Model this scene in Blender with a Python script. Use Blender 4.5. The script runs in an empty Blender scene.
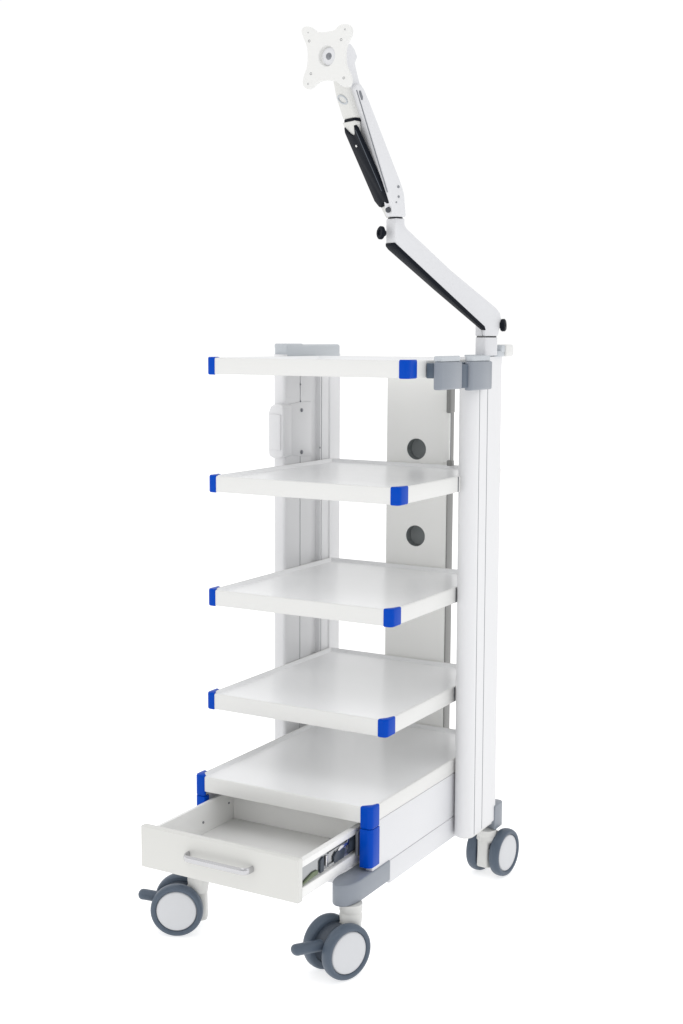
import bpy, bmesh, math
from mathutils import Vector, Matrix
PI = math.pi
SC = bpy.context.scene
COL = SC.collection
G = 0.1055          # the drawing frame's ground level; everything is lowered by this much

# ---------------------------------------------------------------- materials
def new_mat(name, col, rough=.4, metal=0., coat=0., spec=.5, bump=0., bscale=900., var=0.):
    m = bpy.data.materials.new(name); m.use_nodes = True
    nt = m.node_tree; b = nt.nodes['Principled BSDF']
    b.inputs['Base Color'].default_value = (*col, 1)
    b.inputs['Roughness'].default_value = rough
    b.inputs['Metallic'].default_value = metal
    b.inputs['Specular IOR Level'].default_value = spec
    b.inputs['Coat Weight'].default_value = coat
    b.inputs['Coat Roughness'].default_value = .12
    tc = nt.nodes.new('ShaderNodeTexCoord')
    if bump:
        n = nt.nodes.new('ShaderNodeTexNoise'); n.inputs['Scale'].default_value = bscale
        n.inputs['Detail'].default_value = 2
        nt.links.new(tc.outputs['Object'], n.inputs['Vector'])
        bp = nt.nodes.new('ShaderNodeBump'); bp.inputs['Strength'].default_value = bump
        bp.inputs['Distance'].default_value = .0004
        nt.links.new(n.outputs['Fac'], bp.inputs['Height'])
        nt.links.new(bp.outputs['Normal'], b.inputs['Normal'])
    if var:
        n2 = nt.nodes.new('ShaderNodeTexNoise'); n2.inputs['Scale'].default_value = 14
        n2.inputs['Detail'].default_value = 4
        nt.links.new(tc.outputs['Object'], n2.inputs['Vector'])
        mr = nt.nodes.new('ShaderNodeMapRange')
        mr.inputs['To Min'].default_value = max(.02, rough - var)
        mr.inputs['To Max'].default_value = rough + var
        nt.links.new(n2.outputs['Fac'], mr.inputs['Value'])
        nt.links.new(mr.outputs['Result'], b.inputs['Roughness'])
    return m

M = dict(
    paint=new_mat('white_powder_coat', (.735, .735, .722), .34, bump=.10, bscale=700, var=.05),
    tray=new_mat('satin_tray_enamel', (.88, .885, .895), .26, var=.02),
    alu=new_mat('white_anodised_profile', (.735, .737, .75), .33, bump=.05, bscale=600, var=.04),
    inner=new_mat('white_drawer_enamel', (.86, .86, .85), .34, bump=.08),
    front=new_mat('off_white_drawer_face', (.67, .67, .645), .36, bump=.1, bscale=700, var=.04),
    side=new_mat('cool_white_side_panel', (.72, .725, .745), .36, bump=.1, bscale=700, var=.04),
    panel=new_mat('white_sheet_panel', (.92, .92, .90), .45, bump=.1, bscale=600),
    arm=new_mat('white_arm_casting', (.69, .695, .715), .33, bump=.08, bscale=800, var=.05),
    armface=new_mat('off_white_moulding', (.67, .67, .65), .42, bump=.08, bscale=800),
    blue=new_mat('blue_plastic', (0, .060, .46), .30, spec=.05, coat=.06, bump=.06, bscale=500, var=.05),
    gray=new_mat('blue_gray_plastic', (.235, .26, .30), .33, bump=.10, bscale=600, var=.06),
    lgray=new_mat('pale_gray_plastic', (.50, .53, .56), .42, bump=.1, bscale=600),
    tyre=new_mat('slate_gray_tread', (.082, .108, .145), .40, spec=.35, bump=.12, bscale=500, var=.06),
    tdark=new_mat('dark_slate_plastic_and_gap_shade', (.045, .058, .078), .45),
    disc=new_mat('wheel_disc_plastic', (.62, .63, .65), .36, bump=.06, var=.04),
    stem=new_mat('off_white_caster_plastic', (.66, .66, .64), .42, bump=.08),
    black=new_mat('black_rubbery_cover', (.005, .007, .012), .4, spec=.09, bump=.1, bscale=500),
    seam=new_mat('dark_joint', (.05, .055, .065), .6),
    slit=new_mat('gray_slit', (.17, .18, .2), .5),
    metal=new_mat('satin_steel', (.54, .54, .555), .18, metal=1.),
    edge=new_mat('gray_bracket_and_edge_shade', (.24, .24, .235), .5),  # bracket gray, also the shade painted along the back panel's edge
    grom=new_mat('graphite_grommet', (.23, .25, .255), .35, bump=.05),
    screw=new_mat('steel_screw', (.25, .26, .28), .32, metal=.9),
    rail=new_mat('zinc_slide_rail', (.38, .39, .40), .3, metal=.95),
    green=new_mat('green_release_lever', (.14, .18, .10), .45),
)

# ---------------------------------------------------------------- mesh helpers
class B:
    """collects shapes of one part"""
    def __init__(s): s.bm = bmesh.new()
    def _bev(s, geom, w, seg=2):
        if w: bmesh.ops.bevel(s.bm, geom=geom, offset=w, segments=seg, profile=.5, affect='EDGES', clamp_overlap=True)
    def box(s, x0, x1, y0, y1, z0, z1, bev=.0015, seg=2):
        t = bmesh.new(); r = bmesh.ops.create_cube(t, size=1)
        for v in t.verts:
            v.co = Vector((x0 + (v.co.x + .5)*(x1-x0), y0 + (v.co.y + .5)*(y1-y0), z0 + (v.co.z + .5)*(z1-z0)))
        if bev: bmesh.ops.bevel(t, geom=t.edges[:], offset=bev, segments=seg, profile=.5, affect='EDGES', clamp_overlap=True)
        s.add(t); return s
    def add(s, t, mat=None):
        if mat is not None: t.transform(mat)
        me = bpy.data.meshes.new('tmp'); t.to_mesh(me); t.free(); s.bm.from_mesh(me); bpy.data.meshes.remove(me)
    def prism(s, pts, a, b, axis='Z', bev=.0012, seg=2, mat=None, angle=20):
        """closed 2D outline extruded from a to b along the axis"""
        t = bmesh.new()
        def P(p, h):
            return Vector((p[0], p[1], h)) if axis == 'Z' else (Vector((h, p[0], p[1])) if axis == 'X' else Vector((p[0], h, p[1])))
        lo = [t.verts.new(P(p, a)) for p in pts]; hi = [t.verts.new(P(p, b)) for p in pts]
        n = len(pts)
        t.faces.new(lo); t.faces.new(hi[::-1])
        for i in range(n): t.faces.new((lo[i], hi[i], hi[(i+1) % n], lo[(i+1) % n]))
        bmesh.ops.recalc_face_normals(t, faces=t.faces)
        if bev:
            ed = [e for e in t.edges if len(e.link_faces) == 2 and e.calc_face_angle(0) > math.radians(angle)]
            bmesh.ops.bevel(t, geom=ed, offset=bev, segments=seg, profile=.5, affect='EDGES', clamp_overlap=True)
        s.add(t, mat); return s
    def cyl(s, c, d, r, length, r2=None, n=40, bev=.0008, seg=2):
        """cylinder centred at c along d"""
        t = bmesh.new()
        bmesh.ops.create_cone(t, cap_ends=True, segments=n, radius1=r, radius2=r if r2 is None else r2, depth=length)
        if bev:
            ed = [e for e in t.edges if e.calc_face_angle(0) > math.radians(40)]
            bmesh.ops.bevel(t, geom=ed, offset=bev, segments=seg, profile=.5, affect='EDGES', clamp_overlap=True)
        q = Vector(d).normalized().to_track_quat('Z', 'Y').to_matrix().to_4x4()
        s.add(t, Matrix.Translation(c) @ q); return s
    def lathe(s, prof, c, d, n=56):
        """(radius, height) outline turned about d through c"""
        t = bmesh.new(); rings = []
        for r, h in prof:
            if r < 1e-6: rings.append([t.verts.new((0, 0, h))])
            else: rings.append([t.verts.new((r*math.cos(2*PI*k/n), r*math.sin(2*PI*k/n), h)) for k in range(n)])
        for a, b in zip(rings, rings[1:]):
            for k in range(n):
                k2 = (k+1) % n
                q = [a[k % len(a)], a[k2 % len(a)], b[k2 % len(b)], b[k % len(b)]]
                q2 = []
                for v in q:
                    if v not in q2: q2.append(v)
                if len(q2) > 2: t.faces.new(q2)
        bmesh.ops.recalc_face_normals(t, faces=t.faces)
        q = Vector(d).normalized().to_track_quat('Z', 'Y').to_matrix().to_4x4()
        s.add(t, Matrix.Translation(c) @ q); return s
    def tube(s, path, rx, rz=None, n=14):
        """swept ellipse along a path, closed ends"""
        rz = rz or rx; t = bmesh.new(); rings = []
        P = [Vector(p) for p in path]
        for i, p in enumerate(P):
            d = (P[min(i+1, len(P)-1)] - P[max(i-1, 0)]).normalized()
            up = Vector((0, 0, 1)); sd = d.cross(up)
            if sd.length < 1e-3: sd = Vector((1, 0, 0))
            sd.normalize(); u = sd.cross(d).normalized()
            rings.append([t.verts.new(p + sd*rx*math.cos(2*PI*k/n) + u*rz*math.sin(2*PI*k/n)) for k in range(n)])
        for a, b in zip(rings, rings[1:]):
            for k in range(n): t.faces.new((a[k], a[(k+1) % n], b[(k+1) % n], b[k]))
        t.faces.new(rings[0][::-1]); t.faces.new(rings[-1])
        bmesh.ops.recalc_face_normals(t, faces=t.faces); s.add(t); return s
    def build(s, name, m, parent=None, label=None, loc=None, smooth=38):
        me = bpy.data.meshes.new(name)
        vs = [v.co for v in s.bm.verts]
        mn = Vector([min(v[i] for v in vs) for i in range(3)]); mx = Vector([max(v[i] for v in vs) for i in range(3)])
        o0 = (mn + mx)/2
        s.bm.transform(Matrix.Translation(-o0)); s.bm.to_mesh(me); s.bm.free()
        for p in me.polygons: p.use_smooth = True
        me.set_sharp_from_angle(angle=math.radians(smooth))
        me.materials.append(M[m])
        o = bpy.data.objects.new(name, me); COL.objects.link(o)
        w = o0 - Vector((0, 0, G))
        if parent is not None:
            o.parent = parent
            q = parent; off = Vector((0, 0, 0))
            while q is not None: off += q.location; q = q.parent
            o.location = w - off
        else: o.location = w
        if label: o['label'] = label
        return o

def thing(name, label, cat, loc):
    o = bpy.data.objects.new(name, None); COL.objects.link(o)
    o.location = loc; o['label'] = label; o['category'] = cat; o.empty_display_size = .05
    return o

def arc(cx, cy, rx, ry, a0, a1, n):
    return [(cx + rx*math.cos(math.radians(a0 + (a1-a0)*k/n)), cy + ry*math.sin(math.radians(a0 + (a1-a0)*k/n))) for k in range(n+1)]

# ================================================================ the trolley
T = thing('equipment_trolley', 'white five-tier medical equipment trolley with blue corner caps, an open drawer and gray casters',
          'medical trolley', (.24, .2, 0))

# ---- right column: outer face towards +X with two seams
def groove(x, y, sgn, d=.0030, w=.0018):
    """a small notch in a face at X = x, cut inward by sgn*d (outline runs +Y)"""
    return [(x, y-w), (x - sgn*d, y-w*.6), (x - sgn*d, y+w*.6), (x, y+w)]
zb, zt = .247, 1.334
o = arc(.4788, .3235, .0222, .0265, 180, 360, 18)
out = o[:-1] + [(.5008, .3235)] + groove(.5005, .3290, 1) + groove(.5005, .3715, 1)
out += [(.5005, .448), (.4965, .454), (.462, .454), (.457, .452), (.4566, .3235)]
c = rc = B().prism(out, zb, zt, 'Z', bev=0).build('column', 'alu', T, smooth=30, label='rounded white upright at the right, facing outward')
for gy in (.3290, .3715):
    B().box(.4985, .5000, gy-.0016, gy+.0016, zb+.001, zt-.001, 0).build('seam_strip', 'slit', c)
B().box(.4610, .4990, .3300, .4330, 1.3345, 1.3385, .0015).build('end_plate', 'lgray', c)
B().prism([(q[0], q[1]) for q in arc(.480, .3255, .0200, .022, 180, 360, 14)] + [(.500, .43), (.460, .43)], .2425, .2465, 'Z', bev=.001).build('foot_plate', 'paint', c)

rc.rotation_euler.y = -.0050; rc.location.x -= .0028
# ---- left column: inner face towards +X, stepped
x = -.0005
o = [(-.0345, .326)] + arc(-.0255, .3225, .009, .0095, 180, 270, 5) + arc(-.0085, .3215, .0080, .0085, 270, 360, 5)
out = o + [(x, .337)] + groove(x, .383, 1) + [(x, .434), (x-.010, .440), (x-.010, .470)]
out += [(x-.010, .474), (x, .478)] + groove(x, .484, 1) + [(x, .514), (x-.003, .518), (x-.003, .523), (x, .527), (x, .576), (x-.004, .580), (-.030, .580), (-.0345, .572)]
c = B().prism(out, .245, 1.334, 'Z', bev=0).build('column', 'alu', T, smooth=30, label='stepped white upright at the left, inner face with screws')
b = B().box(-.0365, .001, .322, .574, 1.3220, 1.3575, .006, 4)
b.box(-.0363, .0008, .3222, .395, 1.348, 1.3595, .0035, 3)
b.build('end_cap', 'lgray', c)
for gy in (.383, .484):
    B().box(x-.0024, x-.0011, gy-.0014, gy+.0014, .246, 1.333, 0).build('seam_strip', 'slit', c)
for (y, z, r) in ((.385, 1.200, .0046), (.385, 1.0985, .0050)):
    B().cyl((x+.0032, y, z), (1, 0, 0), r, .003, bev=.0008).cyl((x+.0052, y, z), (1, 0, 0), r*.5, .0012, n=6, bev=0).build('screw', 'screw', c)
for (y, z) in ((.3825, 1.262), (.383, 1.2212), (.476, 1.103)):
    B().cyl((x+.001, y, z), (1, 0, 0), .0022, .002, bev=.0004, n=16).build('screw', 'screw', c)

# ---- cable holder clipped to the left column: a plate on the inner face, a boxy grip at the nose
b = B()
b.prism([(.300, 1.101), (.378, 1.089), (.432, 1.087), (.432, 1.2195), (.375, 1.2195), (.335, 1.216), (.300, 1.206)], x+.0003, x+.0022, 'X', bev=.0006)
pf = [(-.036, 1.107), (-.036, 1.197), (-.029, 1.213), (-.010, 1.219), (x+.007, 1.214), (x+.007, 1.093), (-.020, 1.088), (-.034, 1.094)]
b.prism(pf, .294, .334, 'Y', bev=.004, seg=3)
b.prism([(-.032, 1.113), (-.032, 1.194), (.001, 1.194), (.001, 1.108)], .290, .296, 'Y', bev=.0025, seg=3)
b.build('cable_holder', 'alu', T)

# ---- back panel with two cable holes
def holed_panel(x0, x1, y0, y1, z0, z1, holes, r):
    t = bmesh.new(); n = 48
    cuts = [z0]
    zs = sorted(holes)
    cells = []
    prev = z0
    for i, hz in enumerate(zs):
        lo, hi = hz-.05, hz+.05
        cells.append((prev, lo, None)); cells.append((lo, hi, hz)); prev = hi
    cells.append((prev, z1, None))
    cx = (x0+x1)/2
    for a, b_, hz in cells:
        if hz is None:
            for yy in (y0,): t.faces.new([t.verts.new((px, yy, pz)) for px, pz in ((x0, a), (x1, a), (x1, b_), (x0, b_))])
        else:
            ring, outer, deep = [], [], []
            for k in range(n):
                an = 2*PI*(k+.5)/n; cc, ss = math.cos(an), math.sin(an)
                q = min((x1-x0)/2/abs(cc) if abs(cc) > 1e-6 else 9, .05/abs(ss) if abs(ss) > 1e-6 else 9)
                ring.append(t.verts.new((cx+r*cc, y0, hz+r*ss))); outer.append(t.verts.new((cx+q*cc, y0, hz+q*ss)))
                deep.append(t.verts.new((cx+r*cc, y0+.0015, hz+r*ss)))
            for k in range(n):
                k2 = (k+1) % n
                t.faces.new((ring[k], ring[k2], outer[k2], outer[k])); t.faces.new((ring[k2], ring[k], deep[k], deep[k2]))
            for sx, sz in ((x0, a), (x1, a), (x1, b_), (x0, b_)):   # corners
                near = sorted(outer, key=lambda v: (v.co.x-sx)**2 + (v.co.z-sz)**2)
                onx = [v for v in near if abs(v.co.x-sx) < 1e-5][0]; onz = [v for v in near if abs(v.co.z-sz) < 1e-5][0]
                if onx is not onz: t.faces.new((onx, t.verts.new((sx, y0, sz)), onz))
    bmesh.ops.recalc_face_normals(t, faces=t.faces)
    for f in t.faces:
        if abs(f.normal.y) > .9 and f.normal.y > 0: f.normal_flip()
    return t
b = B(); b.add(holed_panel(.158, .3205, .532, .566, .36, 1.325, (1.1065, .8935), .0258))
b.box(.158, .1600, .5322, .566, .36, 1.325, 0); b.box(.3185, .3205, .5322, .566, .36, 1.325, 0)
b.box(.1602, .3183, .5640, .566, .36, 1.325, 0)
bp_ = b.build('back_panel', 'panel', T, smooth=30)
B().box(.3207, .3232, .534, .566, .36, 1.325, .0005).build('edge_shade', 'edge', bp_)  # thin gray strip standing in for shade on the panel's side
for hz in (1.1065, .8935):
    B().lathe([(.0256, -.0001), (.0250, .004), (.0244, .022), (.0150, .026), (0, .027)], (.23925, .5326, hz), (0, 1, 0)).build('cable_grommet', 'grom', bp_)
# bracket strip at the panel's right edge, behind the top tray
b = B().box(.3300, .3420, .505, .531, 1.198, 1.290, .003, 3)
br = b.build('strip_bracket', 'edge', T)
B().box(.3100, .3300, .5270, .5318, 1.078, 1.200, .0010).build('strip', 'panel', br)
B().tube([(.3395, .512, 1.199), (.3395, .512, 1.086)], .0008, n=8).build('thin_cord', 'slit', br)
B().box(.333, .347, .504, .520, 1.072, 1.086, .003, 3).build('cord_stopper', 'edge', br)

# ---- trays
def tray(parent, name, x0, x1, y0, y1, zt, t=.0355, cr=.0095, rim=.0035, deep=.0085, mat='paint', label=None, plate=True):
    """folded sheet tray: outer skirt with a rim standing round a sunk plate"""
    b = B()
    zb = zt - t
    tt = bmesh.new()
    def ring(a, z):
        rad = max(cr - a, .0006); p = []
        for qx, qy, an in ((x0+a+rad, y0+a+rad, 180), (x1-a-rad, y0+a+rad, 270), (x1-a-rad, y1-a-rad, 0), (x0+a+rad, y1-a-rad, 90)):
            p += arc(qx, qy, rad, rad, an, an+90, 5)
        return [tt.verts.new((px, py, z)) for px, py in p]
    rs = [ring(.012, zb+.001), ring(.003, zb), ring(.0006, zb+.0006), ring(0, zb+.002), ring(0, zt-.0030), ring(.0004, zt-.0016), ring(.0013, zt-.0005), ring(.0026, zt),
          ring(rim+.0004, zt), ring(rim+.0014, zt-.0006), ring(rim+.0056, zt-deep+.0012), ring(rim+.0066, zt-deep+.0003), ring(rim+.0085, zt-deep)]
    for a, c_ in zip(rs[:10], rs[1:10]):
        nr = len(a)
        for k in range(nr): tt.faces.new((a[k], a[(k+1) % nr], c_[(k+1) % nr], c_[k]))
    tt.faces.new(rs[0]); bmesh.ops.delete(tt, geom=[v for q in rs[10:] for v in q], context='VERTS')
    bmesh.ops.recalc_face_normals(tt, faces=tt.faces)
    b.add(tt)
    o_ = b.build(name, mat, parent, label, smooth=28)
    tt = bmesh.new(); b = B()
    rs = [ring(rim+.0014, zt-.0006), ring(rim+.0056, zt-deep+.0012), ring(rim+.0066, zt-deep+.0003), ring(rim+.0085, zt-deep)]
    for a, c_ in zip(rs, rs[1:]):
        nr = len(a)
        for k in range(nr): tt.faces.new((a[k], a[(k+1) % nr], c_[(k+1) % nr], c_[k]))
    top = tt.faces.new(rs[-1])
    bmesh.ops.recalc_face_normals(tt, faces=tt.faces)
    if top.normal.z < 0: bmesh.ops.reverse_faces(tt, faces=tt.faces[:])
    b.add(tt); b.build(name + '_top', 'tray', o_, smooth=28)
    return o_

def corner_cap(parent, cx, cy, sx, z0, z1, a=.0205, b_=.040, th=.0022, r=.0105, name='corner_cap', lip=True):
    """blue cap wrapped round a front corner at (cx, cy); sx = +1 right corner, -1 left"""
    e = .0016
    def rr(off, rad):
        return [(cx + sx*(off - rad + rad*math.sin(math.radians(t))), cy - off + rad - rad*math.cos(math.radians(t))) for t in range(0, 91, 15)]
    outer = [(cx - sx*a, cy - e)] + rr(e, r) + [(cx + sx*e, cy + b_)]
    inner = [(cx - sx*.0075, cy + b_), (cx - sx*.0075, cy + .0085), (cx - sx*a, cy + .0070)]
    b = B(); b.prism(outer + inner, z0 - .0016, z1 + .0014, 'Z', bev=.0032, seg=4, angle=60)
    l = [(cx - sx*(a-.0012), cy - e*.2)] + [(q[0], q[1]) for q in rr(e*.6, r)] + [(cx + sx*e*.4, cy + b_-.0015), (cx - sx*.0035, cy + b_-.0015), (cx - sx*.0100, cy + .0200), (cx - sx*(a-.0012), cy + .0060)]
    b.prism(l, z1 - .0030, z1 + .0019, 'Z', bev=.0012, seg=2, angle=50)
    return b.build(name, 'blue', parent, smooth=34)

shelves = ((.4838, .0024, 1.330, .462, 'topmost shelf, seen almost edge-on under the monitor arm'), (.4660, .0046, 1.0730, .53, None),
           (.4551, -.0004, .8210, .53, None), (.4475, -.0067, .5882, .53, None))
for i, (w, y0, z, d, lab) in enumerate(shelves):
    cy_ = (0, .286, .307, .323)[i]
    s = tray(T, 'shelf', 0, w, y0, d, z, label=lab)
    corner_cap(s, -.0045, y0, -1, z-.0350, z-.0002)
    corner_cap(s, w, y0, 1, z-.0350, z-.0002)
    if i:
        B().box(w-.0012, w+.0006, cy_-.001, cy_+.0030, z-.0340, z-.0010, .0006).build('gap_shade', 'tdark', s)  # dark strip painting the shadow gap between shelf and column

# ---- base cabinet
bx0, bx1, by0, by1 = .0216, .4555, -.085, .531
c = tray(T, 'cabinet', bx0, bx1, by0, by1, .4245, t=.034, cr=.0110, label=None)
th = .016
b = B()
b.box(bx0+.001, bx0+th, by0+.010, by1-.002, .2875, .3893, .0012); b.box(bx1-th, bx1-.001, by0+.010, by1-.002, .2875, .3893, .0012)
b.box(bx0+th+.0005, bx1-th-.0005, .45, by1-.003, .2875, .389, .001)
b.build('side_panel', 'side', c)
b = B()
b.box(bx0+.001, bx1-.001, .002, by1-.002, .2370, .2862, .0015)
b.box(bx0+.030, bx1-.030, by0+.02, .004, .2400, .2858, .0015)
b.build('plinth', 'side', c)
for sx, cx in ((-1, bx0), (1, bx1)):
    cx -= .003*(sx < 0)
    g = corner_cap(c, cx, by0, sx, .3812, .4245, a=.025, b_=.036, r=.011, name='corner_guard')
    # long lower piece of the guard, a filled post
    e = .0016; r = .011
    rr = [(cx + sx*(e - r + r*math.sin(math.radians(t))), by0 - e + r - r*math.cos(math.radians(t))) for t in range(0, 91, 10)]
    post = [(cx - sx*.025, by0 - e)] + rr + [(cx + sx*e, by0+.036), (cx - sx*.004, by0+.036), (cx - sx*.025, by0+.016)]
    B().prism(post, .2975, .3790, 'Z', bev=.0010, angle=50).build('guard_post', 'blue', g, smooth=34)

# ---- front feet and rear feet
def foot(sx, cx):
    x_in, x_out = cx - sx*.053, cx + sx*.0020
    fr_, re_ = -.178, .0
    xo = x_out; xi = x_in
    xc, rx, y0_, ry = (xi + xo)/2, abs(xo - xi)/2, -.118, .058
    nose = []
    for t in range(0, 181, 8):
        c_, s_ = math.cos(math.radians(t)), math.sin(math.radians(t))
        nose.append((xc + sx*rx*math.copysign(abs(c_)**.88, c_), y0_ - ry*s_**.88))
    pts = [(xo, re_)] + nose + [(xi + sx*.004, -.105), (xi + sx*.004, re_)]
    return B().prism(pts, .2450, .2895, 'Z', bev=.0035, seg=3, angle=40).build('foot_block', 'gray', T, smooth=40)
foot(1, bx1); foot(-1, bx0)
for sx, xo in ((1, .5035), (-1, -.0445)):
    xi = xo - sx*.034
    pts = [(min(xo, xi), .4560), (max(xo, xi), .4400 if sx > 0 else .4560), (max(xo, xi), .484), (max(xo, xi)-.006, .492), (min(xo, xi)+.006, .492), (min(xo, xi), .484)]
    B().prism(pts, .2220, .2820, 'Z', bev=.003, seg=3).build('foot_block', 'gray', T, smooth=34)

# ---- drawer
D = B()
x0, x1, yf, yb, zf, ztop = .0560, .4150, -.302, .004, .3075, .3735
D.box(x0+.0015, x1-.010, yf, yb, zf-.003, zf, .0005)                              # bottom
D.box(x0, x0+.0035, yf, yb, zf-.006, ztop, .0006)                               # left wall
D.box(x1-.0135, x1-.0100, yf, yb, zf-.0028, ztop-.0005, .0006)                    # right wall
D.box(x0+.0036, x1-.0136, yb-.0035, yb, zf+.0002, ztop-.002, .0006)               # back wall
D.box(x1-.0137, x1, yf, yb, ztop-.0125, ztop, .0010)                              # right flange, top
D.box(x1-.0137, x1, yf, yb, zf-.0085, zf+.0125, .0010)                             # right flange, bottom
D.box(x0-.006, x0-.0002, yf, yb, ztop-.0125, ztop-.001, .0010)
d = D.build('drawer', 'inner', T, label='drawer pulled out under the lowest tray')
fx0, fx1 = .0500, .4260
b = B().box(fx0, fx1, -.3190, yf-.0004, .3020, .3890, .0022, 3)
b.build('drawer_front', 'front', d)
# bow handle
zc = .3515; hx0, hx1 = .1700, .3220; hy = -.3195
path = [(hx0, hy, zc)]
for t in range(0, 91, 15):
    a = math.radians(t); path.append((hx0+.014-.014*math.cos(a), hy-.006-.016*math.sin(a), zc))
for t in range(90, -1, -15):
    a = math.radians(t); path.append((hx1-.014+.014*math.cos(a), hy-.006-.016*math.sin(a), zc))
path.append((hx1, hy, zc))
B().tube(path, .0034, .0068, n=24).build('handle', 'metal', d, smooth=60)
# left wall screws, right slide rail and its green lever
for (y, z) in ((-.017, .3480), (-.115, .3335)):
    B().cyl((x0+.0042, y, z), (1, 0, 0), .0026, .002, n=16, bev=.0004).build('screw', 'screw', d)
b = B().box(x1-.0095, x1-.0065, -.296, .30, .3240, .3580, .0006)
b.box(x1-.0066, x1-.0030, -.180, .30, .3265, .3300, .0006).box(x1-.0066, x1-.0030, -.180, .30, .3525, .3555, .0006)
b.box(x1-.0066, x1-.0045, -.150, .30, .3300, .3525, .0004)
rail = b.build('slide_rail', 'rail', d)
b = B()
b.prism([(-.289, .3225), (-.262, .3240), (-.222, .3262), (-.222, .3340), (-.240, .3355), (-.262, .3300)], x1-.0064, x1-.0025, 'X', bev=.0008)
b.build('release_lever', 'green', rail)
for nm, mt, xa, xb, pts in (
    ('rail_stop', 'tdark', .0060, .0022, [(-.213, .3245), (-.200, .3245), (-.200, .3550), (-.213, .3500)]),
    ('rail_latch', 'tdark', .0062, .0020, [(-.158, .3260), (-.120, .3260), (-.114, .3440), (-.132, .3520), (-.150, .3480), (-.160, .3400)]),
    ('rail_slider', 'tdark', .0062, .0030, [(-.104, .3275), (-.062, .3275), (-.062, .3600), (-.098, .3590)]),
    ('rail_catch', 'metal', .0050, .0022, [(-.192, .3300), (-.184, .3300), (-.184, .3530), (-.192, .3530)]),
    ('rail_spring', 'metal', .0032, .0014, [(-.146, .3500), (-.136, .3560), (-.108, .3540), (-.104, .3600), (-.098, .3600), (-.098, .3400), (-.104, .3380), (-.108, .3490), (-.140, .3460)])):
    B().prism(pts, x1-xa, x1-xb, 'X', bev=.0005).build(nm, mt, rail)
# fixed rail pieces on the cabinet side (dark slot next to the blue guard)
B().box(x1+.0008, x1+.0065, -.078, .35, .3160, .3680, .0008).build('guide_channel', 'slit', c)

# ---- gray rail clamps at the top right
def clamp(y0, y1, x0, x1, z0, z1, band):
    b = B()
    b.prism([(x0, y0), (x1-.010, y0), (x1-.003, y0+.003), (x1, y0+.010), (x1, y1-.010), (x1-.003, y1-.003), (x1-.010, y1), (x0, y1)],
            z0, z1, 'Z', bev=.0040, seg=4, angle=30)
    o_ = b.build('rail_clamp', 'gray', T, smooth=40)
    t = B(); t.prism([(x0, y0+.002), (x1-.012, y0+.002), (x1-.003, y0+.013), (x1-.003, y1-.013), (x1-.012, y1-.002), (x0, y1-.002)],
                     z1+.0002, z1+.0120, 'Z', bev=.004, seg=4, angle=35)
    t.build('clamp_lid', 'lgray', o_, smooth=40)
    return o_
clamp(.0780, .1900, .5030, .5200, 1.2695, 1.3265, 0)
clamp(.2290, .3460, .5030, .5200, 1.2640, 1.3255, 0)
B().box(.4848, .5025, .0820, .2950, 1.2930, 1.3240, .002).build('clamp_rail', 'tyre', T)
B().box(.5032, .5130, .1905, .2285, 1.2700, 1.3200, .002).build('clamp_bridge', 'tyre', T)

# ---- push handle stub behind the right column
b = B().box(.484, .503, .405, .445, 1.3340, 1.3470, .003, 3).box(.488, .504, .424, .446, 1.3440, 1.3600, .003, 3)
ph = b.build('push_handle', 'lgray', T)
B().prism(arc(.463, 1.3475, .0, .0, 0, 0, 1)[:0] + [(.447, 1.334), (.484, 1.334), (.489, 1.340), (.489, 1.355), (.484, 1.361), (.447, 1.361)], .470, .506, 'X', bev=.003, seg=3, angle=20).build('handle_grip', 'paint', ph)

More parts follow.
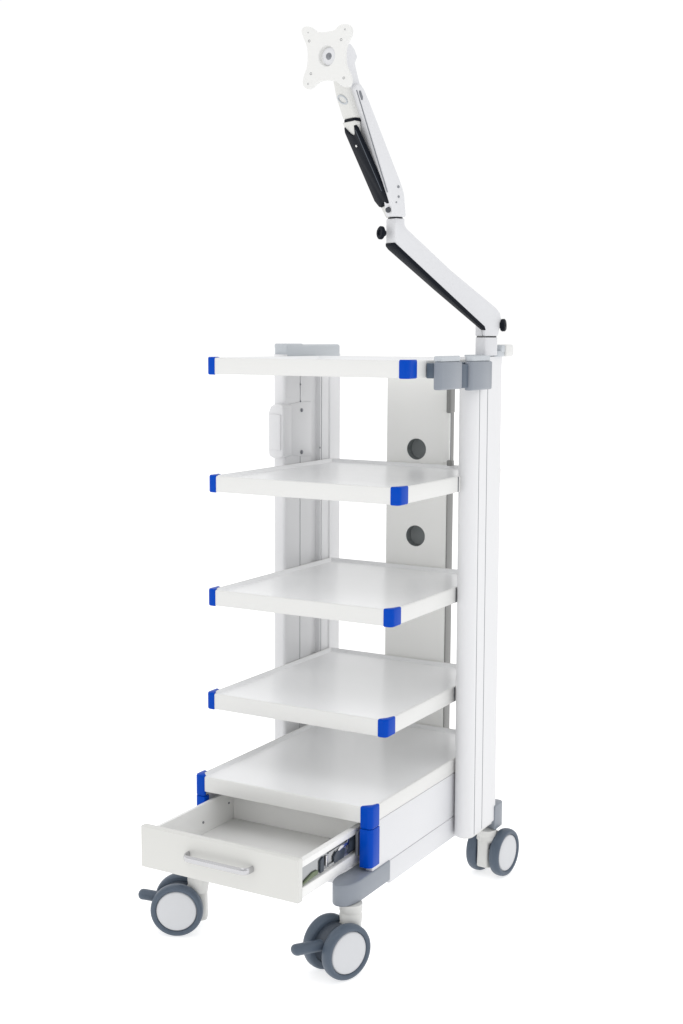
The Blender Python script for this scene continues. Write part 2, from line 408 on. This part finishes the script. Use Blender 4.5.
# ---- casters
def caster(sx, sy, ztop, trail_deg, n_deg, trail, brake=True, lev=.086, r=.0565, half=.031, stem_r=.0235, z_hub=.1055+.0565, block=False, label=None):
    td = Vector((math.cos(math.radians(trail_deg)), math.sin(math.radians(trail_deg)), 0))
    nd = Vector((math.cos(math.radians(n_deg)), math.sin(math.radians(n_deg)), 0))
    hub = Vector((sx, sy, z_hub)) + td*trail
    b = B()
    b.lathe([(0, z_hub+.030), (stem_r*.86, z_hub+.030), (stem_r*.95, z_hub+.045), (stem_r, ztop-.024), (stem_r*.93, ztop-.020), (stem_r*.93, ztop-.017), (stem_r*1.0, ztop-.014), (stem_r*1.0, ztop), (0, ztop)],
            (sx, sy, 0), (0, 0, 1), n=40)
    # housing between the wheels, from stem down to the axle
    c2 = Vector((sx, sy, z_hub+.012)) + td*(trail*.35)
    b.cyl(hub, nd, .017, half*2-.010)
    fr = Matrix((( td.x, nd.x, 0, sx), (td.y, nd.y, 0, sy), (0, 0, 1, 0), (0, 0, 0, 1)))
    prof = [(-.020, z_hub-.030), (.004, z_hub-.036), (.012, z_hub-.020), (trail+.012, z_hub-.012), (trail+.016, z_hub+.010), (trail-.004, z_hub+.030), (.018, z_hub+.046), (-.018, z_hub+.046)]
    t = B(); t.prism(prof, -.014, .014, 'Y', bev=.004, seg=3)
    tb = t.bm; b.add(tb, fr)
    ca = b.build('caster', 'stem', T, label, smooth=40)
    for s in (-1, 1):
        c0 = hub + nd*(s*half)
        w = B()
        h = .0125
        prof = [(r*.755, -h*.5), (r*.78, h*.80), (r*.825, h*.98), (r*.90, h*1.0), (r*.955, h*.86), (r*.99, h*.5), (r, 0), (r*.99, -h*.5), (r*.955, -h*.86), (r*.90, -h), (r*.74, -h), (r*.70, -h*.6), (r*.3, -h*.5), (0, -h*.5)]
        w.lathe(prof, c0, nd*s)
        wo = w.build('wheel', 'tyre', ca, smooth=50)
        dd = B().lathe([(r*.765, -h*.5), (r*.765, h*.62), (r*.745, h*.80), (r*.70, h*.86), (r*.4, h*.93), (0, h*.95)], c0, nd*s)
        dd.build('wheel_disc', 'disc', wo, smooth=50)
    # mudguard arch between the wheels
    m = B()
    arcpts = [(r*.80*math.cos(math.radians(t)) + trail, r*.80*math.sin(math.radians(t)) + z_hub) for t in range(20, 161, 10)]
    arcin = [(r*.60*math.cos(math.radians(t)) + trail, r*.60*math.sin(math.radians(t)) + z_hub) for t in range(160, 19, -10)]
    tt = B(); tt.prism(arcpts + arcin, -half+.0135, half-.0135, 'Y', bev=.0015)
    m.add(tt.bm, fr); m.build('mudguard', 'tdark', ca, smooth=40)
    if brake:
        l0 = hub + td*.012 + Vector((0, 0, .010)); l1 = hub + td*lev + Vector((0, 0, .020))
        lv = B(); pth = [l0 + (l1-l0)*(k/8)  for k in range(9)]
        pth += [l1 + td*.004 + Vector((0, 0, .0004))]
        lv.tube(pth, .0140, .0110, n=18)
        # rounded tip
        t = bmesh.new(); bmesh.ops.create_uvsphere(t, u_segments=18, v_segments=10, radius=1)
        lv.add(t, Matrix.Translation(pth[-1]) @ Matrix(((td.x, nd.x, 0, 0), (td.y, nd.y, 0, 0), (0, 0, 1, 0), (0, 0, 0, 1))) @ Matrix.Diagonal((.010, .0140, .0110, 1)))
        lv.build('brake_lever', 'tyre', ca, smooth=60)
    return ca
caster(.442, -.142, .2448, -112, -22, .036, lev=.096, label='front right caster with its brake lever sticking out to the left')
caster(.068, -.146, .2448, -152, -62, .042, lev=.074, label='front left caster below the open drawer')
caster(.480, .446, .2218, 82, -6, .030, brake=False, label='rear caster under the right column')
caster(-.020, .446, .2218, 60, -30, .030, brake=False)

# ================================================================ monitor arm
A = thing('monitor_arm', 'white two-section monitor arm with black covers and an empty mounting plate, on the trolley top', 'monitor arm', (.487, .375, 1.339-G))
P0 = Vector((.489, .3760, 0))
ha = math.radians(-114)
hd = Vector((math.cos(ha), math.sin(ha), 0)); nd = Vector((-hd.y, hd.x, 0))
FR = Matrix(((hd.x, nd.x, 0, P0.x), (hd.y, nd.y, 0, P0.y), (0, 0, 1, 0), (0, 0, 0, 1)))   # (s, n, z) -> world
class L(B):
    def done(s, name, m, parent, **k):
        s.bm.transform(FR); return B.build(s, name, m, parent, **k)
def round_box(x0, x1, y0, y1, r, n=5):
    p = []
    for cx, cy, a in ((x1-r, y1-r, 0), (x0+r, y1-r, 90), (x0+r, y0+r, 180), (x1-r, y0+r, 270)):
        p += arc(cx, cy, r, r, a, a+90, n)
    return p
b = L(); b.prism(round_box(-.0190, .0215, -.017, .017, .006), 1.337, 1.3765, 'Z', bev=.001, angle=40); base = b.done('base_post', 'arm', A)
L().prism(round_box(-.0175, .0200, -.0155, .0155, .006), 1.3766, 1.3792, 'Z', bev=.0004, angle=40).done('swivel_ring', 'black', base)
low = [(.0212, 1.3793), (-.0185, 1.3793), (-.0250, 1.4040), (-.0272, 1.4173), (-.0240, 1.4300), (-.0117, 1.4412), (.1223, 1.5197), (.2440, 1.6011), (.2490, 1.6070), (.2500, 1.6120), (.2500, 1.6215), (.2748, 1.6215), (.2748, 1.5667), (.0235, 1.3985)]
def taper(l, lo=.002):
    for v in l.bm.verts:
        if v.co.y < .006: v.co.y += .0095 - (min(max(v.co.x, 0), .2765)/.2765)*.0235
    return l
la = taper(L().prism(low, .0000, .017, 'Y', bev=.003, seg=3, angle=12))
la.prism([(.0208, 1.3795), (-.0181, 1.3795), (-.0230, 1.4040), (-.0180, 1.4200), (.0208, 1.4080)], -.0170, .0060, 'Y', bev=.003, seg=3, angle=12)
la.prism([(.2450, 1.6213), (.2744, 1.6213), (.2744, 1.5690), (.2300, 1.5560), (.2350, 1.5900)], -.0170, .0060, 'Y', bev=.003, seg=3, angle=12)
la = la.done('lower_arm', 'arm', A, smooth=30)
cv = [(.0190, 1.3920), (.0240, 1.3925), (.1500, 1.4760), (.2700, 1.5580), (.2765, 1.5650), (.2765, 1.5715), (.2700, 1.5672), (.0225, 1.4010)]
taper(L().prism(cv, -.0010, .0176, 'Y', bev=.0012, angle=25)).done('cable_cover', 'black', la, smooth=40)
k1 = L(); k1.lathe([(0, -.006), (.0060, -.006), (.0065, .000), (.0120, .0005), (.0138, .002), (.0138, .0062), (.0115, .0080), (.0060, .0080), (.0055, .0060), (0, .0060)], (.2880, -.010, 1.5915), (1, -.1, .06), n=26)
k1.done('knob', 'black', la)
k2 = L(); k2.lathe([(0, -.006), (.0060, -.006), (.0065, .000), (.0120, .001), (.0140, .004), (.0140, .010), (.0110, .0125), (.0060, .0125), (.0055, .010), (0, .010)], (-.0300, .010, 1.4035), (-.6, .8, .05), n=26)
k2.done('knob', 'black', la)
# upper arm
US = .0035   # the upper arm's joint sits a little further out
L().prism(round_box(.2525, .2735, -.0150, .0160, .006), 1.6216, 1.6238, 'Z', bev=.0003, angle=40).done('swivel_ring', 'black', la)
up = [(.2540, 1.6240), (.2590, 1.6680), (.2640, 1.6820), (.2700, 1.6950), (.3530, 1.8492), (.3660, 1.8700), (.3740, 1.8790), (.3850, 1.8780), (.3890, 1.8700), (.2995, 1.6640), (.2930, 1.6500), (.2880, 1.6240)]
ua = L().prism(up, .0000, .0265, 'Y', bev=.0035, seg=3, angle=12).done('upper_arm', 'arm', A, smooth=30)
L().prism([(.3060, 1.6700), (.3860, 1.8650), (.3845, 1.8660), (.3040, 1.6710)], .0260, .0270, 'Y', bev=0).done('edge_slit', 'slit', ua)
core = [(.2700, 1.6480), (.2760, 1.6800), (.3620, 1.8480), (.3730, 1.8480), (.3780, 1.8380), (.3600, 1.7900), (.2925, 1.6600), (.2840, 1.6480)]
L().prism(core, -.0255, -.0003, 'Y', bev=.002, seg=2, angle=12).done('arm_shell', 'armface', ua, smooth=30)
# black spring cover under the upper arm, notched at both ends
def slanted(pts_ns, s_of_z, th, nm, m, par, bev=.001):
    """front-facing outline given as (n, z), laid on the sloping underside and given thickness"""
    t = bmesh.new(); lo, hi = [], []
    for n_, z_ in pts_ns:
        s_ = s_of_z(z_); hi.append(t.verts.new((s_, n_, z_))); lo.append(t.verts.new((s_-th, n_, z_+th*.45)))
    t.faces.new(lo); t.faces.new(hi[::-1]); n2 = len(lo)
    for k in range(n2): t.faces.new((lo[k], hi[k], hi[(k+1) % n2], lo[(k+1) % n2]))
    bmesh.ops.recalc_face_normals(t, faces=t.faces)
    if bev: bmesh.ops.bevel(t, geom=[e for e in t.edges if e.calc_face_angle(0) > .5], offset=bev, segments=2, affect='EDGES', profile=.5, clamp_overlap=True)
    l = L(); l.add(t); return l.done(nm, m, par, smooth=40)
sz = lambda z: .2944 + (z-1.6552)*(.3780-.2944)/(1.7976-1.6552)
cover = [(-.0270, 1.7890), (-.0220, 1.7985), (-.0120, 1.7860), (-.0040, 1.7805), (.0030, 1.7850), (.0110, 1.7990), (.0150, 1.7920), (.0185, 1.6620), (.0180, 1.6480), (.0120, 1.6465), (.0050, 1.6530), (-.0040, 1.6510), (-.0120, 1.6430), (-.0200, 1.6450), (-.0270, 1.6570)]
sc = slanted(cover, lambda z: sz(z)+.002, .007, 'spring_cover', 'black', ua)
slanted([(.0105, 1.7900), (.0125, 1.7900), (.0125, 1.6740), (.0105, 1.6740)], lambda z: sz(z)+.0028, .002, 'cover_ridge', 'tdark', sc, 0)
L().cyl((sz(1.7620)+.003, -.0070, 1.7620), (1, 0, -.5), .0024, .002, n=16, bev=.0004).done('screw', 'paint', ua)
tip = [(-.0255, 1.8070), (.0115, 1.8070), (.0115, 1.7995), (.0030, 1.7850), (-.0040, 1.7805), (-.0120, 1.7860), (-.0240, 1.7990)]
slanted(tip, lambda z: sz(z)-.001, .014, 'cover_tongue', 'armface', ua)
end_unused = [(-.0200, 1.6445), (-.0120, 1.6430), (-.0040, 1.6510), (.0050, 1.6530), (.0120, 1.6465), (.0180, 1.6470), (.0180, 1.6245), (-.0090, 1.6245)]
L().prism([(.2925, 1.6600), (.2870, 1.6533), (.2678, 1.6245), (.2580, 1.6245), (.2720, 1.6620)], -.0262, .0180, 'Y', bev=.002, angle=12).done('joint_cover', 'armface', ua, smooth=30)
for (s_, z_, r_) in ((.2765, 1.6836, .0030), (.2755, 1.6636, .0026), (.2815, 1.6520, .0018)):
    L().cyl((s_, .0267, z_), (0, 1, 0), r_, .0016, n=18, bev=.0003).done('screw', 'screw', ua)
L().cyl((.2925, .0150, 1.6370), (.9, .45, -.25), .0058, .008, n=20, bev=.0008).done('pivot_screw', 'seam', ua)
b = L(); b.prism([(.3700, 1.8480), (.3735, 1.8475), (.3790, 1.8600), (.3790, 1.8650), (.3755, 1.8655), (.3700, 1.8540)], .0260, .0276, 'Y', bev=.0005); b.done('slot', 'slit', ua)
# neck above the spring cover
L().prism(round_box(.350, .3790, -.0265, .0125, .005), 1.8085, 1.8145, 'Z', bev=.0008, angle=40).done('neck_ring', 'black', ua)
neck = [(.3480, 1.8150), (.3600, 1.8560), (.3680, 1.8800), (.3780, 1.9000), (.4040, 1.9050), (.4065, 1.8900), (.3980, 1.8560), (.3805, 1.8150)]
nk = L().prism(neck, -.0265, .0125, 'Y', bev=.003, seg=3, angle=15).done('neck', 'armface', A, smooth=32)
# pressed oval ring on the neck front
def ell(cx, cz, a, b_, tilt, n=28):
    return [(cx + a*math.cos(q)*math.cos(tilt) - b_*math.sin(q)*math.sin(tilt), cz + a*math.cos(q)*math.sin(tilt) + b_*math.sin(q)*math.cos(tilt)) for q in [2*PI*k/n for k in range(n)]]
ez = lambda z: .3805 + (z-1.8150)*(.3980-.3805)/(1.8560-1.8150)
pr = [Vector((ez(z_)+.0008, n_, z_)) for n_, z_ in ell(-.006, 1.8500, .0135, .0072, -.35)]
l = L(); l.tube(pr + [pr[0]], .0017, .0017, n=8); l.done('pressed_ring', 'lgray', nk)
# tilt head and yoke
b = L()
b.prism([(.3640, 1.8720), (.3740, 1.9000), (.3800, 1.9200), (.3740, 1.9330), (.3800, 1.9450), (.3900, 1.9560), (.4080, 1.9580), (.4200, 1.9400), (.4200, 1.9050), (.4050, 1.8760), (.3800, 1.8680)], -.004, .0150, 'Y', bev=.003, seg=3, angle=12)
b.done('tilt_head', 'arm', nk, smooth=32)
# mounting plate (faces the trolley's front)
outl = [(0.2713, 1.9716), (0.2725, 1.9793), (0.2795, 1.9825), (0.2910, 1.9812), (0.2995, 1.9756), (0.3066, 1.9695), (0.3180, 1.9676), (0.3299, 1.9674), (0.3420, 1.9677), (0.3495, 1.9695), (0.3552, 1.9757), (0.3644, 1.9782), (0.3758, 1.9772), (0.3838, 1.9719), (0.3861, 1.9621), (0.3828, 1.9528), (0.3765, 1.9431), (0.3725, 1.9347), (0.3705, 1.9175), (0.3729, 1.9000), (0.3800, 1.8876), (0.3851, 1.8758), (0.3846, 1.8645), (0.3789, 1.8583), (0.3674, 1.8598), (0.3590, 1.8660), (0.3512, 1.8715), (0.3326, 1.8753), (0.3139, 1.8749), (0.3046, 1.8698), (0.2964, 1.8633), (0.2857, 1.8615), (0.2762, 1.8672), (0.2738, 1.8773), (0.2774, 1.8888), (0.2844, 1.9039), (0.2862, 1.9253), (0.2844, 1.9430), (0.2772, 1.9593)]
def smooth_loop(p, it=2):
    for _ in range(it):
        q = []
        for i in range(len(p)):
            a, c_ = p[i], p[(i+1) % len(p)]
            q += [(a[0]*.75+c_[0]*.25, a[1]*.75+c_[1]*.25), (a[0]*.25+c_[0]*.75, a[1]*.25+c_[1]*.75)]
        p = q
    return p
outl = smooth_loop(outl, 1)
yp = -.060
t = bmesh.new()
hc = (.3295, 1.9215); hr = (.0190, .0205); n = len(outl)
def hole_pt(p, k=1.0):
    a = math.atan2(p[1]-hc[1], p[0]-hc[0]); return (hc[0]+hr[0]*k*math.cos(a), hc[1]+hr[1]*k*math.sin(a))
def vv(p, y): return t.verts.new((p[0], y, p[1]))
def inset(p, d):
    v = Vector((p[0]-hc[0], p[1]-hc[1])); return (p[0]-v.x/v.length*d, p[1]-v.y/v.length*d)
loops = [[vv(hole_pt(p, .78), yp+.0085) for p in outl], [vv(hole_pt(p, .86), yp+.0075) for p in outl], [vv(hole_pt(p, .97), yp+.001) for p in outl], [vv(hole_pt(p, 1.03), yp) for p in outl], [vv(inset(p, .0010), yp) for p in outl], [vv(inset(p, .0002), yp+.0005) for p in outl], [vv(p, yp+.0014) for p in outl],
         [vv(p, yp+.0070) for p in outl], [vv(inset(p, .0008), yp+.0080) for p in outl]]
for a, c_ in zip(loops, loops[1:]):
    for k in range(n): t.faces.new((a[k], a[(k+1) % n], c_[(k+1) % n], c_[k]))
t.faces.new(loops[0]); t.faces.new(loops[-1])
bmesh.ops.recalc_face_normals(t, faces=t.faces)
b = B(); b.add(t); plate = b.build('mounting_plate', 'paint', A, smooth=30)
B().cyl((.3320, yp+.0075, 1.9215), (0, 1, 0), .0068, .007, n=24, bev=.001).cyl((.3320, yp+.0045, 1.9215), (0, 1, 0), .0028, .002, n=6, bev=.0002).build('centre_screw', 'screw', plate)
for (hx, hz, hr_) in ((.2900, 1.9534, .0021), (.3623, 1.9489, .0021), (.2939, 1.8907, .0021), (.3687, 1.8764, .0021), (.2874, 1.9696, .0012), (.3708, 1.9674, .0014), (.2874, 1.8718, .0014)):
    B().lathe([(0, .0005), (hr_*.7, .0004), (hr_, -.0004), (hr_*1.15, -.0003), (hr_*1.2, .0008)], (hx, yp, hz), (0, 1, 0), n=18).build('screw_hole', 'seam' if hr_ > .002 else 'screw', plate)
# boss joining plate and tilt head
B().cyl((.3340, -.0350, 1.9215), (.08, 1, 0), .0175, .040, n=36, bev=.002).build('plate_boss', 'arm', plate)

# ================================================================ ground and backdrop
bm = bmesh.new(); bmesh.ops.create_grid(bm, x_segments=1, y_segments=1, size=60)
me = bpy.data.meshes.new('ground'); bm.to_mesh(me); bm.free()
g = bpy.data.objects.new('ground', me); COL.objects.link(g); g['kind'] = 'structure'; g.location = (0, 0, 0)
gm = new_mat('white_ground_glow', (.62, .62, .62), .6, spec=.2)
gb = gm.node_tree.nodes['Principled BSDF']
gb.inputs['Emission Color'].default_value = (1, 1, 1, 1); gb.inputs['Emission Strength'].default_value = .66  # added glow lifts the ground to shadowless white, no lamp beneath
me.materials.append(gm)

W = bpy.data.worlds.new('World'); SC.world = W; W.use_nodes = True
nt = W.node_tree; bg = nt.nodes['Background']
tc = nt.nodes.new('ShaderNodeTexCoord'); sp = nt.nodes.new('ShaderNodeSeparateXYZ'); nt.links.new(tc.outputs['Generated'], sp.inputs[0])
# white world behind the trolley (+Y side); dimming behind the camera added for contrast
dt = nt.nodes.new('ShaderNodeVectorMath'); dt.operation = 'DOT_PRODUCT'; dt.inputs[1].default_value = (-.5, .866, 0)
nt.links.new(tc.outputs['Generated'], dt.inputs[0])
cr = nt.nodes.new('ShaderNodeValToRGB'); e = cr.color_ramp.elements
mp = nt.nodes.new('ShaderNodeMapRange'); mp.inputs['From Min'].default_value = -1; mp.inputs['From Max'].default_value = 1
nt.links.new(dt.outputs['Value'], mp.inputs['Value']); nt.links.new(mp.outputs['Result'], cr.inputs['Fac'])
e[0].position = .05; e[0].color = (.72, .72, .725, 1); e[1].position = .45; e[1].color = (1.03, 1.03, 1.03, 1)
nt.links.new(cr.outputs['Color'], bg.inputs['Color']); bg.inputs['Strength'].default_value = 1.0

def area(name, loc, target, size, power, col):
    l = bpy.data.lights.new(name, 'AREA'); l.shape = 'RECTANGLE'; l.size, l.size_y = size; l.energy = power; l.color = col
    o_ = bpy.data.objects.new(name, l); COL.objects.link(o_); o_.location = loc
    o_.rotation_euler = (Vector(target) - Vector(loc)).to_track_quat('-Z', 'Y').to_euler()
    return o_
area('fill_warm', (-1.2, -3.4, 1.5), (.2, 0, .7), (1.6, 2.2), 1.5, (1, .975, .93))  # unseen fill lamp, added to warm the front faces
area('fill_cool', (3.4, -.6, 1.7), (.4, .2, .7), (1.4, 2.2), 5, (.93, .96, 1))  # unseen lamp added to cool and lift the right-hand faces
area('fill_top', (.3, -1.9, 4.3), (.2, -.1, .5), (2.0, 2.0), 22, (1, 1, 1))  # added overhead lamp, unseen, brightens the drawer and upward rims

# ================================================================ camera
f, yaw, pitch, roll = 1388.1705, .51897, -.12632, .00522
fw = Vector((-math.sin(yaw)*math.cos(pitch), math.cos(yaw)*math.cos(pitch), math.sin(pitch)))
r0 = Vector((math.cos(yaw), math.sin(yaw), 0)); u0 = r0.cross(fw)
rt = math.cos(roll)*r0 + math.sin(roll)*u0; upv = -math.sin(roll)*r0 + math.cos(roll)*u0
cd = bpy.data.cameras.new('camera'); cam = bpy.data.objects.new('camera', cd); COL.objects.link(cam)
cd.sensor_fit = 'VERTICAL'; cd.sensor_height = 36; cd.sensor_width = 24; cd.lens = f/1024*36
cd.clip_start = .05; cd.clip_end = 500
mw = Matrix(((rt.x, upv.x, -fw.x, 1.75068), (rt.y, upv.y, -fw.y, -2.47959), (rt.z, upv.z, -fw.z, 1.37871-G), (0, 0, 0, 1)))
cam.matrix_world = mw
SC.camera = cam
SC.view_settings.view_transform = 'Standard'; SC.view_settings.look = 'None'
SC.view_settings.exposure = 0; SC.view_settings.gamma = 1
SC.render.film_transparent = False
SC.cycles.max_bounces = 12; SC.cycles.diffuse_bounces = 6
SC.cycles.use_denoising = True
